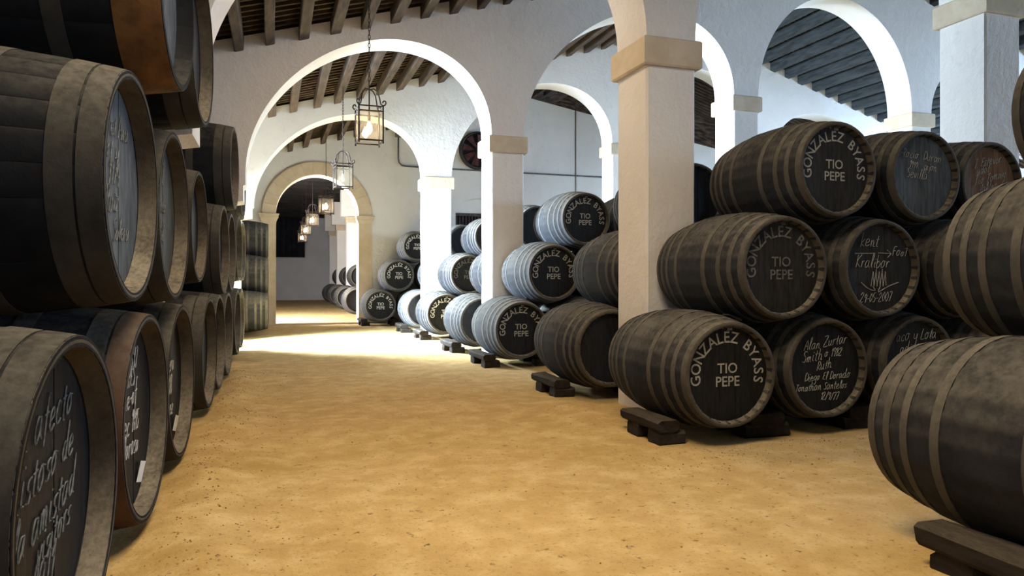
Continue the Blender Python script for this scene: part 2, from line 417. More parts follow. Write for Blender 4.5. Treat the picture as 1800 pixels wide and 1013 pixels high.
def door_frame():
    d = struct(put('door_1', MB().box(DX0-.28, DX1+.28, y3-.10, y3-.02, -.06, .03).mesh('door_1', M['door_stone'])))
    cx = (DX0+DX1)/2; hw = (DX1-DX0)/2
    nst = 15; span = PI
    def ring_pt(a, off, depth): return (cx-math.cos(a)*(hw+off), depth, DSP+math.sin(a)*(1.04+off))
    for i in range(nst):
        b = MB(); a0 = span*i/nst+.0012; a1 = span*(i+1)/nst-.0012; n = 5; vs = []; fs = []
        for j in range(n+1):
            a = a0+(a1-a0)*j/n
            vs += [ring_pt(a, 0.003, y3-.07), ring_pt(a, .33, y3-.07), ring_pt(a, .36, y3-.05), ring_pt(a, .36, y3+.03), ring_pt(a, .003, y3+.03)]
        for j in range(n):
            for q in range(5):
                fs.append((j*5+q, j*5+(q+1) % 5, (j+1)*5+(q+1) % 5, (j+1)*5+q))
        fs += [(4,3,2,1,0), tuple(n*5+q for q in range(5))]
        b.add(vs, fs); put('arch_stone', b.mesh('arch_stone', M['door_stone']), d)
    for x0, x1 in ((DX0-.34, DX0), (DX1, DX1+.34)):
        b = MB(); b.box(x0, x1, y3-.07, y3+.06, -.05, DSP-.26); p = put('pilaster', b.mesh('pilaster', M['door_stone']), d)
        c = MB(); prof = [(DSP-.26, .005), (DSP-.20, .015), (DSP-.12, .07), (DSP-.10, .10), (DSP-.03, .11), (DSP-.02, .13), (DSP, .13)]
        vs = []; fs = []
        for z, g in prof: vs += [(x0-g*.6,y3-.07-g*.6,z),(x1+g*.6,y3-.07-g*.6,z),(x1+g*.6,y3+.06,z),(x0-g*.6,y3+.06,z)]
        for k in range(len(prof)-1):
            for j in range(4): fs.append((k*4+j, k*4+(j+1) % 4, (k+1)*4+(j+1) % 4, (k+1)*4+j))
        fs += [(3,2,1,0), tuple(len(prof)*4-4+j for j in range(4))]
        c.add(vs, fs); put('impost', c.mesh('impost', M['door_stone']), p)
door_frame()

# outer walls: the left one keeps two daylight doorways, the right one tall openings
def holed_wall(name, x0, x1, ya, yb, ztop, holes):
    b = MB(); y = ya
    for (h0, h1, z0, z1) in holes:
        b.box(x0, x1, y, h0, -.1, ztop)
        if z0 > 0: b.box(x0, x1, h0, h1, -.1, z0)
        b.box(x0, x1, h0, h1, z1, ztop); y = h1
    b.box(x0, x1, y, yb, -.1, ztop)
    return struct(put(name, b.mesh(name, M['plaster'])))
holed_wall('wall_left', XL-.45, XL, YB, YE, 4.1, [(12.78, 14.32, 0, 3.4), (20.1, 22.3, 0, 3.0)])
holed_wall('wall_right', XR, XR+.4, YB, 20.0, 4.6, [(2.0, 8.4, 2.4, 4.5), (10.9, 14.0, 2.0, 4.5)])
cur = [(XL-.1, -.1), (-.4, -.1)]+arch_curve(-.4, 2.3, 3.0, S1, 1.4, 24)+[(3.0, -.1), (3.8, -.1)]+arch_curve(3.8, S1, 7.3, S2, 1.5, 24)+[(7.3, -.1), (XR+.05, -.1)]
struct(put('wall_behind', wall_mesh(cur, YB-.4, .4, lambda x: roof_z(x)+.32, M['plaster'], 'wall_behind')))  # unseen wall added to hold back sky light; its arches let some in
struct(put('wall_far', MB().box(XL-.1, 8.0, 41.2, 41.5, -.1, 5).mesh('wall_far', plaster_mat('blue_grey_limewash', (.50, .50, .52), (.58, .58, .60), (.44, .44, .48)))))
struct(put('wall_rear_right', MB().box(8.0, 8.3, 19.7, 41.5, -.1, 5).mesh('wall_rear_right', M['plaster'])))
# pillars of the room beyond the archway
for k, y in enumerate((23.7, 28.2, 32.7, 37.2)):
    o = struct(put('trim_%d' % (k+1), MB().box(2.5, 8.0, y, y+.5, 3.6, 4.8).mesh('lintel', M['plaster'])))
    for x in (2.72, 5.6): pillar(o, x, x+.5, y, .5, 3.6)

def crumbs():
    q = random.Random(21); b = MB()
    for k in range(1500):
        u = q.random()
        if u < .62: x, y = -.50+abs(q.gauss(0, .28)), q.uniform(1.7, 9.6)
        elif u < .85: x, y = q.uniform(2.2, 5.6), 4.25-abs(q.gauss(0, .30))
        else: x, y = q.uniform(-.3, 3.0), q.uniform(1.5, 9)
        r = q.uniform(.003, .008)*(1.5 if q.random() < .06 else 1); z = mound(x, y)
        vs = [(x+r*q.uniform(.7, 1.3)*math.cos(a), y+r*q.uniform(.7, 1.3)*math.sin(a), z-.3*r) for a in (0, 1.26, 2.51, 3.77, 5.03)]+[(x+q.uniform(-.3, .3)*r, y, z+r*q.uniform(.5, 1))]
        b.add(vs, [(i, (i+1) % 5, 5) for i in range(5)])
    o = put('earth_crumbs', b.mesh('earth_crumbs', M['crumb'])); o['kind'] = 'stuff'
    tag(o, 'small dark crumbs of earth scattered over the sand beside the casks', 'earth')
crumbs()

# ------------------------------------------------------------------ lettering
_fc = {}
def glyph_mesh(txt):
    """flat outline of a word in the built-in font, centred on x, baseline 0, cap height 1"""
    if txt in _fc: return _fc[txt]
    cu = bpy.data.curves.new('glyph', 'FONT'); cu.body = txt; cu.size = 1.0; cu.align_x = 'CENTER'; cu.resolution_u = 3; cu.offset = .012
    o = bpy.data.objects.new('glyph', cu); C.objects.link(o); bpy.context.view_layer.update()
    dg = bpy.context.evaluated_depsgraph_get(); me = o.evaluated_get(dg).to_mesh()
    v = [(p.co.x, p.co.y) for p in me.vertices]; f = [tuple(p.vertices) for p in me.polygons]
    o.evaluated_get(dg).to_mesh_clear(); bpy.data.objects.remove(o); bpy.data.curves.remove(cu)
    _fc[txt] = (v, f); return _fc[txt]
CAPH = max(y for x, y in glyph_mesh('T')[0])
def add_glyph(b, txt, cx, cz, h, ang=0.0, wid=1.0, y=0.0):
    v, f = glyph_mesh(txt); s = h/CAPH; ca, sa = math.cos(ang), math.sin(ang)
    pts = []
    for (x, z) in v:
        x *= s*wid; z = z*s-h/2
        pts.append((cx+x*ca-z*sa, y, cz+x*sa+z*ca))
    b.add(pts, f)
def stencil(ri, wordy='house'):
    b = MB(); R = ri*.79; h = ri*.235
    txt = 'GONZÁLEZ BYASS'; wd = {'G': 1.1, 'O': 1.15, 'N': 1.1, 'L': .8, 'E': .85, ' ': .75, 'B': .95, 'S': .85, 'Y': .95, 'Z': .95, 'Á': 1.05, 'A': 1.05}
    ws = [wd.get(c, 1) for c in txt]; tot = sum(ws); a = PI+.30; span = PI+.60; acc = 0
    for c, q in zip(txt, ws):
        th = a-span*(acc+q/2)/tot; acc += q
        if c != ' ':
            add_glyph(b, 'A' if c == 'Á' else c, R*math.cos(th), R*math.sin(th), h, th-PI/2, .92)
            if c == 'Á':
                add_glyph(b, "'", (R+h*.72)*math.cos(th)+.004, (R+h*.72)*math.sin(th), h*.35, th-PI/2-.5, 1.2)
    b2, b3, b4, b5 = MB(), MB(), MB(), MB()
    add_glyph(b2, 'TIO', 0, ri*.13, ri*.21, 0, 1.0); add_glyph(b3, 'PEPE', 0, -ri*.15, ri*.21, 0, 1.0)
    add_glyph(b4, '*', -ri*.12, ri*.97, ri*.09); add_glyph(b5, '304', ri*.05, ri*.955, ri*.06)
    return [b, b2, b3, b4, b5]
# single stroke handwriting
HW = {'a': [[(.7,.9),(.3,1),(.05,.5),(.25,0),(.6,.3),(.72,.95),(.7,.3),(.95,0)]], 'b': [[(.1,1.9),(.12,0),(.5,.05),(.75,.5),(.45,.95),(.12,.6)]],
 'c': [[(.7,.85),(.4,1),(.08,.5),(.3,0),(.75,.15)]], 'd': [[(.7,.8),(.3,1),(.05,.45),(.3,0),(.65,.4),(.75,1.95),(.72,.2),(.95,0)]],
 'e': [[(.05,.45),(.6,.6),(.5,1),(.15,.85),(.08,.3),(.35,0),(.8,.2)]], 'f': [[(.7,1.8),(.45,1.9),(.3,1.4),(.3,-.5)],[(.02,.95),(.65,1.0)]],
 'g': [[(.7,.9),(.3,1),(.05,.5),(.3,.1),(.7,.5),(.72,.95),(.68,-.6),(.3,-.7)]], 'h': [[(.12,1.9),(.1,0)],[(.12,.6),(.45,1),(.65,.7),(.65,0),(.9,.1)]],
 'i': [[(.2,.95),(.18,.15),(.45,0)],[(.22,1.35),(.26,1.45)]], 'j': [[(.35,.95),(.3,-.6),(.0,-.6)],[(.36,1.35),(.4,1.45)]],
 'k': [[(.12,1.9),(.1,0)],[(.65,.95),(.14,.45),(.75,0)]], 'l': [[(.15,.2),(.45,1.7),(.25,1.9),(.18,.3),(.45,0)]],
 'm': [[(.08,.95),(.1,0),(.12,.6),(.38,1),(.46,.6),(.46,0),(.5,.6),(.76,1),(.85,.6),(.85,.1),(1.1,0)]], 'n': [[(.08,.95),(.1,0),(.14,.6),(.45,1),(.62,.6),(.62,.1),(.9,0)]],
 'o': [[(.4,1),(.08,.6),(.25,0),(.65,.3),(.6,.85),(.4,1),(.9,.85)]], 'p': [[(.12,.95),(.1,-.8)],[(.12,.5),(.45,1),(.7,.6),(.4,.05),(.12,.2)]],
 'q': [[(.7,.9),(.3,1),(.05,.5),(.3,.05),(.68,.5),(.72,1),(.7,-.8)]], 'r': [[(.1,.95),(.12,0),(.15,.6),(.4,.95),(.65,.9)]],
 's': [[(.6,.95),(.25,.9),(.2,.6),(.55,.35),(.4,0),(.05,.1)]], 't': [[(.3,1.6),(.25,.2),(.5,0)],[(.02,1.05),(.6,1.1)]],
 'u': [[(.08,.95),(.12,.1),(.4,0),(.65,.4),(.68,.95),(.68,.1),(.9,0)]], 'v': [[(.05,.95),(.35,0),(.7,1)]], 'w': [[(.05,.95),(.25,0),(.5,.7),(.7,0),(1,1)]],
 'x': [[(.05,.95),(.7,0)],[(.65,.95),(.05,0)]], 'y': [[(.08,.95),(.15,.3),(.55,.3),(.7,.95),(.6,-.6),(.2,-.7)]], 'z': [[(.05,.95),(.65,.9),(.05,.05),(.7,.05)]],
 'A': [[(0,0),(.45,1.8),(.9,0)],[(.15,.7),(.8,.75)]], 'B': [[(.1,0),(.12,1.8),(.6,1.6),(.2,1),(.75,.6),(.1,0)]], 'D': [[(.1,0),(.12,1.8),(.8,1.3),(.75,.4),(.1,0)]],
 'E': [[(.75,1.7),(.2,1.6),(.3,1),(.1,.3),(.8,.1)],[(.2,.95),(.6,1)]], 'F': [[(.85,1.8),(.15,1.7),(.1,0)],[(.12,.95),(.6,1)]], 'J': [[(.2,1.8),(.9,1.8)],[(.6,1.8),(.5,.1),(.1,.1)]],
 'K': [[(.12,1.8),(.1,0)],[(.8,1.8),(.14,.8),(.85,0)]], 'L': [[(.3,1.8),(.1,.1),(.8,.1)]], 'M': [[(.05,0),(.2,1.8),(.55,.5),(.9,1.8),(1.05,0)]], 'P': [[(.1,0),(.15,1.8),(.75,1.5),(.5,.9),(.15,.9)]],
 'R': [[(.1,0),(.15,1.8),(.75,1.5),(.5,.9),(.15,.9),(.85,0)]], 'S': [[(.8,1.6),(.4,1.8),(.15,1.35),(.7,.7),(.5,.05),(.05,.2)]], 'T': [[(0,1.7),(1,1.8)],[(.5,1.75),(.4,0)]],
 'V': [[(.0,1.8),(.4,0),(.95,1.9)]], 'Z': [[(.05,1.7),(.8,1.7),(.05,.05),(.95,.1)]], 'O': [[(.45,1.8),(.05,1),(.35,0),(.85,.7),(.75,1.6),(.45,1.8)]],
 '0': [[(.35,1.6),(.05,.8),(.3,0),(.62,.8),(.35,1.6)]], '1': [[(.1,1.2),(.35,1.7),(.32,0)]], '2': [[(.05,1.2),(.35,1.6),(.6,1.2),(.05,0),(.7,.05)]], '3': [[(.05,1.5),(.5,1.5),(.25,.9),(.6,.45),(.05,.05)]],
 '4': [[(.35,1.6),(.02,.6),(.7,.6)],[(.5,1.1),(.45,-.1)]], '5': [[(.6,1.6),(.15,1.55),(.12,.95),(.6,.7),(.4,.02),(.02,.15)]], '6': [[(.5,1.6),(.08,.6),(.35,0),(.6,.45),(.12,.6)]],
 '7': [[(.05,1.55),(.65,1.6),(.25,0)]], '8': [[(.35,.85),(.08,1.25),(.35,1.6),(.55,1.25),(.08,.4),(.35,0),(.62,.4),(.35,.85)]], '9': [[(.6,1.1),(.3,1.6),(.08,1.1),(.55,.9),(.6,1.4),(.45,0)]],
 '/': [[(.05,-.1),(.6,1.7)]], '-': [[(.05,.7),(.55,.75)]], '.': [[(.15,0),(.2,.08)]], ',': [[(.15,.1),(.08,-.2)]], "'": [[(.2,1.8),(.15,1.5)]]}
def stroke(b, pts, r):
    b.tube([(x, 0, z) for x, z in pts], r, 4)
def catmull(p, k=3):
    if len(p) < 3: return p
    out = []
    for i in range(len(p)-1):
        a, q, c, d = p[max(i-1, 0)], p[i], p[i+1], p[min(i+2, len(p)-1)]
        for j in range(k):
            t = j/k
            out.append(tuple(.5*((2*q[m])+(c[m]-a[m])*t+(2*a[m]-5*q[m]+4*c[m]-d[m])*t*t+(3*q[m]-a[m]-3*c[m]+d[m])*t**3) for m in (0, 1)))
    out.append(p[-1]); return out
def handwriting(lines, seed=1, r=.0027, slant=.28):
    """lines: (text, centre x, baseline z, x-height, tilt)"""
    out = []; q = random.Random(seed)
    for (txt, cx, z0, h, tilt) in lines:
        b = MB(); out.append(b); adv = 0; segs = []; prev = ''
        for ch in txt:
            if ch == ' ':
                adv += .7
                segs.append(None)
                prev = ch; continue
            prev = ch
            g = HW.get(ch)
            if g is None: continue
            sc = q.uniform(.9, 1.12); dy = q.uniform(-.08, .08); wmax = max(x for s_ in g for x, y in s_)
            for s_ in g: segs.append(catmull([((adv+x*sc+y*slant+q.uniform(-.03, .03))*.95, y*sc+dy) for x, y in s_]))
            adv += wmax*sc+.14
        for s_ in segs:
            if s_ is None: b = MB(); out.append(b); continue
            pts = [(cx+(x-adv/2)*h, z0+y*h+(x-adv/2)*h*tilt) for x, y in s_]
            if len(pts) > 1: stroke(b, pts, r)
    return out

# ------------------------------------------------------------------ barrels
BL, BRB, BRH = 1.20, .440, .366           # regular butt on the right
GL, GRB, GRH = 1.45, .540, .475           # big cask of the left wall
def rad(t, rb, rh): return rb-(rb-rh)*abs(t)**2.0
def body_mesh(name, Lx, rb, rh, mat, n=40, groove=.004, rim=.024, deep=.055, segs=16):
    """staves as one body along Y (front head at -Y), seams cut as shallow grooves"""
    b = MB(); prof = []
    h = Lx/2
    prof += [(-h+deep, rh-rim-.008), (-h+.004, rh-rim), (-h, rh-rim*.5), (-h+.004, rh)]
    for i in range(1, segs): t = -1+2*i/segs; prof.append((t*h, rad(t, rb, rh)))
    prof += [(h-.004, rh), (h, rh-rim*.5), (h-.004, rh-rim), (h-deep, rh-rim-.008)]
    k = len(prof); m = n*3; vs = []; fs = []
    for i in range(m):
        a = 2*PI*(i//3)/n+(0, .10, .0)[i % 3]*0
        ph = i % 3; base = 2*PI*(i//3)/n; a = base+(0, .012/rb*1.0, 2*PI/n*.5)[ph]
        dr = groove if ph == 0 else 0
        if ph == 2: dr = -.0015
        for j, (y, r) in enumerate(prof):
            vs.append(((r-dr)*math.cos(a), y, (r-dr)*math.sin(a)))
    for i in range(m):
        i2 = (i+1) % m
        for j in range(k-1): fs.append((i*k+j, i2*k+j, i2*k+j+1, i*k+j+1))
    b.add(vs, fs); me = b.mesh(name, mat); smooth_angle(me, 50); return me
def stave_mesh(Lx, rb, rh, mat, n, rim=.03, deep=.085, segs=12):
    """one stave of a big cask, angle centred on +Z"""
    b = MB(); h = Lx/2; half = PI/n*.994; outer = []
    for i in range(segs+1): t = -1+2*i/segs; outer.append((t*h, rad(t, rb, rh)))
    inner = [(h-.0, rh-rim), (h-deep, rh-rim-.008), (h-deep-.02, rh-.05)]+[(t*h, rad(t, rb, rh)-.045) for t in (.5, 0, -.5)]+[(-h+deep+.02, rh-.05), (-h+deep, rh-rim-.008), (-h, rh-rim)]
    loop = outer+inner; k = len(loop); vs = []
    for a in (-half, -half*.9, 0, half*.9, half):
        edge = .002 if abs(a) > half*.95 else 0
        for j, (y, r) in enumerate(loop): rr = r-(edge if j <= segs else 0); vs.append((rr*math.sin(a), y, rr*math.cos(a)))
    fs = []
    for i in range(4):
        for j in range(k): fs.append((i*k+j, i*k+(j+1) % k, (i+1)*k+(j+1) % k, (i+1)*k+j))
    # side caps as strips between outer and inner loops
    for i, flip in ((0, False), (4, True)):
        f = tuple(i*k+j for j in range(k)); fs.append(f[::-1] if not flip else f)
    b.add(vs, fs); me = b.mesh('stave', mat); smooth_angle(me, 45); return me
def hoop_mesh(Lx, rb, rh, t, wid, mat, n=48, th=.0035):
    b = MB(); y = t*Lx/2; prof = []
    a, c = y-wid/2, y+wid/2
    a = max(a, -Lx/2+.004); c = min(c, Lx/2-.004)
    r0, rm, r1 = (rad(2*q/Lx, rb, rh) for q in (a, (a+c)/2, c))
    prof = [(a, r0-.004), (a, r0+th), ((a+c)/2, rm+th*1.15), (c, r1+th), (c, r1-.004)]
    b.revolve(prof, n); me = b.mesh('hoop', mat); smooth_angle(me, 35); return me
def disc_mesh(name, r, y, th, mat, n=40):
    b = MB(); vs = [(0, y, 0)]+[(r*math.cos(2*PI*i/n), y, r*math.sin(2*PI*i/n)) for i in range(n)]
    vs += [(0, y+th, 0)]+[(r*math.cos(2*PI*i/n), y+th, r*math.sin(2*PI*i/n)) for i in range(n)]
    fs = [(0, 1+(i+1) % n, 1+i) for i in range(n)]+[(n+1, n+2+i, n+2+(i+1) % n) for i in range(n)]
    fs += [(1+i, 1+(i+1) % n, n+2+(i+1) % n, n+2+i) for i in range(n)]
    b.add(vs, fs); return b.mesh(name, mat)
def board_meshes(r, y, th, mat, k=5, gap=.003):
    """the boards of a head, each a slab cut from the disc, vertical, front face at y"""
    out = []; edges = [-r+2*r*i/k for i in range(k+1)]
    for i in range(k):
        a, c = edges[i]+gap/2, edges[i+1]-gap/2; a = max(a, -r+.002); c = min(c, r-.002); n = 7
        top = []; bot = []
        for j in range(n+1):
            x = a+(c-a)*j/n; z = math.sqrt(max(r*r-x*x, 1e-6)); top.append((x, z)); bot.append((x, -z))
        loop = bot+top[::-1]; m = len(loop); yy = y+.001*((i*7) % 3-1)
        vs = [(x, yy, z) for x, z in loop]+[(x, yy+th, z) for x, z in loop]
        fs = [tuple(range(m)), tuple(range(2*m-1, m-1, -1))]+[(j, j+m, (j+1) % m+m, (j+1) % m) for j in range(m)]
        b = MB(); b.add(vs, fs); out.append(b.mesh('head_board', mat))
    return out
_mc = {}
def cached(key, fn):
    if key not in _mc: _mc[key] = fn()
    return _mc[key]
HO_R = [(-.955, .05), (-.78, .042), (-.60, .042), (-.32, .046), (.32, .046), (.60, .042), (.78, .042), (.955, .05)]
HO_G = [(-.94, .085), (-.81, .085), (-.42, .075), (.42, .075), (.81, .085), (.94, .085)]
RI_R = BRH-.024-.007; RI_G = GRH-.03-.007
_words = {}
def words(key, ri):
    if key in _words: return _words[key]
    q = ri
    W = {
     'house': (lambda: stencil(q), 'paint'), 'house_faded': (lambda: stencil(q), 'paint_faded'), 'house_white': (lambda: stencil(q), 'paint_white'),
     'note_b2': (lambda: handwriting([('Alan Zurtar', .02, q*.48, .042, .12), ('No 1982', q*.25, q*.25, .038, .05), ('Smith', -q*.33, q*.16, .045, .08), ('Ruth', .0, -q*.03, .038, .1), ('Diego El Dorado', .04, -q*.27, .034, .03), ('Jonathan Santelos', -.02, -q*.50, .032, .02), ('12/9/77', q*.15, -q*.74, .034, -.06)], 3), 'chalk'),
     'note_m2': (lambda: (lambda b, b2, b3, b4, out: (stroke(b, [(-q*.68, q*.33), (-q*.1, q*.34)], .0035), stroke(b2, [(0, q*.35), (q*.38, q*.34), (q*.26, q*.43)], .0035), stroke(b2, [(q*.38, q*.34), (q*.28, q*.25)], .0035),
          [stroke(b3, [(-q*.22+i*.03, -q*.42), (-q*.15+i*.03, -q*.08+.02*(i % 2)), (-q*.13+i*.03, -q*.40)], .0032) for i in range(5)],
          stroke(b3, catmull([(-q*.5, -q*.33), (-q*.3, -q*.47), (-q*.1, -q*.52), (-q*.16, -q*.42)]), .004), stroke(b4, catmull([(q*.6, -q*.33), (q*.3, -q*.42), (.0, -q*.55), (q*.06, -q*.42)]), .004), out+[b, b2, b3, b4])[-1])(
          MB(), MB(), MB(), MB(), handwriting([('kent', -q*.25, q*.5, .055, .05), ('FooT', q*.66, q*.28, .04, -.05), ('Kralibor', -q*.15, q*.02, .05, .0), ('29-05-2007', -.02, -q*.78, .042, .03)], 5)), 'chalk'),
     'note_t2': (lambda: handwriting([('-Rocio  Duran', 0, q*.42, .042, -.08), ('1999   gijon', .02, q*.18, .036, -.08), ('Sevilla', -q*.15, -q*.06, .042, -.04)], 8), 'chalk'),
     'note_t3': (lambda: handwriting([('J. Estever', 0, q*.50, .045, .25), ('Nadal', -.06, q*.28, .042, .22), ('Tio Tommy', .03, q*.08, .045, .25), ('Valdes', 0, -q*.18, .04, .2)], 9, .003), 'chalk'),
     'note_b3': (lambda: handwriting([('Paco y Lola', 0, q*.55, .05, .05), ('Cadiz 1964', 0, q*.25, .045, .0)], 10), 'chalk'),
     'note_l1': (lambda: handwriting([('con afecto', -.02, q*.42, .062, .12), ('amistoso de', -.03, q*.10, .062, .14), ('la amistad', .02, -q*.19, .060, .14), ('visitors', .08, -q*.36, .05, .15), ('L.1911', -.08, -q*.70, .085, .1)], 12, .003, .35), 'chalk_dim'),
     'note_l2': (lambda: handwriting([('V. 1897', 0, q*.50, .06, 0), ('XERES', 0, q*.32, .05, 0), ('one-of', -.02, q*.10, .06, .05), ('Dec 1915', 0, -q*.18, .06, 0), ('oloroso', 0, -q*.42, .055, 0)], 13, .0028), 'chalk'),
     'note_l3': (lambda: handwriting([('aNno', 0, q*.45, .07, 0), ('Solera', 0, q*.12, .065, .05), ('1908', 0, -q*.2, .07, 0), ('Jerez', 0, -q*.5, .06, 0)], 14, .003), 'chalk'),
     'note_m1': (lambda: handwriting([('Jose et Ana', -.02, q*.48, .052, .05), ('Brt. y', -.04, q*.25, .055, .0), ('1974', 0, q*.02, .065, 0), ('Ruiz', -.03, -q*.25, .06, .08), ('de la Solera', 0, -q*.52, .05, .06)], 15, .0026), 'chalk_dim'),
     'note_m2l': (lambda: handwriting([('sol', 0, q*.4, .07, 0), ('Maria', 0, q*.05, .065, .05), ('1952', 0, -q*.3, .07, 0)], 16, .003), 'chalk_dim'),
    }
    fn, mt = W[key]; r_ = fn(); me = [x.mesh('lettering', M[mt]) for x in (r_ if isinstance(r_, list) else [r_]) if x.v]; _words[key] = me; return me

def make_barrel(loc, rotz, label, group, kind='regular', finish='dark', head='black_head', text=None, detail=True, card=False, body=None, tan=False, scale=1.0):
    """loc is the point of the ground plane of the barrel, i.e. under its belly; front head faces local -Y"""
    big = kind == 'big'
    Lx, rb, rh, ri = (GL, GRB, GRH, RI_G) if big else (BL, BRB, BRH, RI_R)
    rt = bpy.data.objects.new('barrel', None); C.objects.link(rt); rt.empty_display_size = .2
    rt.location = loc; rt.rotation_euler = (0, 0, rotz); rt.scale = (scale,)*3; tag(rt, label, 'barrel', group)
    spin = rnd.uniform(0, 2*PI); zc = rb; deep = .085 if big else .055
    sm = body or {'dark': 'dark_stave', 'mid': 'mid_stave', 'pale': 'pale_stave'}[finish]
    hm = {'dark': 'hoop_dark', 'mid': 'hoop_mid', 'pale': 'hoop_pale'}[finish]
    if big and detail:
        n = 26; me = cached(('stave', sm), lambda: stave_mesh(Lx, rb, rh, M[sm], n))
        for i in range(n): put('stave', me, rt, (0, 0, zc), (0, spin+2*PI*i/n, 0))
    else:
        me = cached(('body', big, sm), lambda: body_mesh('stave_body', Lx, rb, rh, M[sm], 30 if big else 26))
        put('stave_body', me, rt, (0, 0, zc), (0, spin, 0))
    for i, (t, wd) in enumerate(HO_G if big else HO_R):
        mt = hm
        if big and i == 0 and text == 'note_l2': mt = 'rust_rim'
        if tan and i == 0: mt, t, wd = 'tan_stave', -.87, .20
        if tan and i == 1: continue
        me = cached(('hoop', big, i, mt), lambda: hoop_mesh(Lx, rb, rh, t, wd, M[mt]))
        put('hoop', me, rt, (0, 0, zc), (0, spin, 0))
    if not tan:
        rimw = .030 if big else .024
        def chime():
            b = MB(); h = Lx/2
            b.revolve([(-h+deep-.004, rh-rimw-.0095), (-h+.004, rh-rimw-.001), (-h-.0015, rh-rimw*.55), (-h+.003, rh+.001), (-h+.010, rh+.0022), (-h+.012, rh-.010), (-h+deep-.004, rh-rimw-.004)], 52, closed=True)
            return smooth_angle(b.mesh('chime', M['rim']), 50)
        put('chime', cached(('chime', big), chime), rt, (0, 0, zc))
    yf = -Lx/2+deep
    for side in (0, 1):
        hmname = head if side == 0 else 'black_head'
        if detail and side == 0:
            hd = put('head', cached(('disc', big, hmname), lambda: disc_mesh('head', ri-.001, yf+.008, .018, M[hmname])), rt, (0, 0, zc))
            for me in cached(('boards', big, hmname), lambda: board_meshes(ri-.0015, yf, .010, M[hmname])): put('head_board', me, hd)
        else:
            hd = put('head', cached(('disc2', big, hmname), lambda: disc_mesh('head', ri-.001, yf, .022, M[hmname])), rt, (0, 0, zc), (0, 0, PI*side))
        if side == 0:
            for me in (words(text, ri) if text else ()): put('lettering', me, hd, (0, yf-.0045, 0))
            if card:
                c = MB(); c.box(-.045, .045, -.004, 0, -.03, .07); o = put('paper_card', cached('card', lambda: c.mesh('paper_card', M['paper'])), hd, (.16, yf-.012, -ri*.72), (.15, .25, 0)); o['label'] = 'small white paper card'
    return rt
ORD = ['leftmost', 'second from left', 'third from left', 'fourth from left', 'fifth from left']
def stack(x0, yhead, counts, where, finish, group, special={}, detail=True, sp=.925, z0=.061, head='black_head', skip=(), topscale=.95):
    dz = math.sqrt((2*BRB+.010)**2-(sp/2)**2)
    for tier, n in enumerate(counts):
        tn = ['bottom', 'middle', 'top'][tier]
        for i in range(n):
            if (tier, i) in skip: continue
            kw = dict(special.get((tier, i), {})); dy = kw.pop('dy', 0); lab = kw.pop('label', None)
            nm = ORD[i] if n > 1 else 'single'
            if lab is None: lab = '%s dusty %s-tier barrel %s' % (nm, tn, where)
            kw.setdefault('head', head)
            x = x0+sp*i+sp/2*tier
            top = tier == 2; zc = z0+BRB+(dz if tier else 0)+(math.sqrt((BRB*(1+topscale)+.010)**2-(sp/2)**2) if top else 0); sc = topscale if top else 1.0
            make_barrel((x, yhead+dy+BL/2*sc, zc-BRB*sc), 0, lab, group, scale=sc, finish=kw.pop('finish', finish), detail=detail, **kw)
# right hand stacks, heads towards the camera
stack(3.00, 1.42, (3, 2, 1), 'of the dark stack at the right edge', 'mid', 'barrels of the stack at the right edge', topscale=1.0, special={
  (0, 0): dict(label='huge dark barrel with pale hoops low at the right edge, resting on a long beam'),
  (1, 0): dict(label='large dusty grey barrel at the right edge, upper one above the huge dark barrel'),
  (2, 0): dict(label='dark barrel end cut off by the right edge in front of the blue-white pillar')})
stack(3.06, 4.25, (5, 4, 3), 'of the stack before the near white pillar', 'mid', 'barrels of the stack in front of the near pillar', {
  (0, 0): dict(text='house', label='black barrel with crisp cream arched lettering, bottom tier before the near pillar'),
  (0, 1): dict(text='note_b2', dy=.08, label='black barrel covered in seven lines of chalk, bottom tier beside the crisp lettered barrel'),
  (0, 2): dict(text='note_b3', dy=.10, label='brown-rimmed bottom barrel, only its upper rim showing behind the huge foreground barrel'),
  (1, 0): dict(text='house_faded', head='faded_head', label='barrel with worn, faded arched lettering in the middle tier by the near pillar'),
  (1, 1): dict(text='note_m2', dy=.02, head='faded_head', label='barrel with chalk drawing of fingers, an arrow and a date, middle tier'),
  (2, 0): dict(text='house', head='faded_head', dy=-.02, label='topmost dusty brown barrel with arched lettering, right of the near pillar'),
  (2, 1): dict(text='note_t2', head='grey_head', dy=.04, label='top tier barrel with grey head and three short chalk lines'),
  (2, 2): dict(text='note_t3', head='tan_head', dy=.2, label='top tier barrel with a tan wooden head scribbled in white chalk')})
stack(3.12, 6.22, (4, 3, 2), 'of the stack right behind the near white pillar', 'mid', 'barrels right behind the near pillar', {
  (0, 0): dict(label='big plain black barrel on a wooden chock left of the near pillar'),
  (1, 0): dict(label='dusty barrel half hidden by the left side of the near pillar, middle tier'),
  (2, 0): dict(label='plain black barrel head between the near pillar and the topmost lettered barrel')})
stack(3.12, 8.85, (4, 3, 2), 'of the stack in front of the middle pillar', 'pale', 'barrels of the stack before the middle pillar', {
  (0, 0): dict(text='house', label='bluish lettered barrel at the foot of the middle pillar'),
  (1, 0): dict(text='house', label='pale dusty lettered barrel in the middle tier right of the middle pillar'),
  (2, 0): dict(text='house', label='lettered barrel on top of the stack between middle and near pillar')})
stack(3.14, 10.76, (3, 2, 1), 'of the stack right behind the middle pillar', 'mid', 'barrels right behind the middle pillar', {
  (0, 0): dict(label='pale blue striped barrel half hidden behind the foot of the middle pillar'),
  (2, 0): dict(label='top barrel with a black head showing right of the middle pillar')}, detail=False)
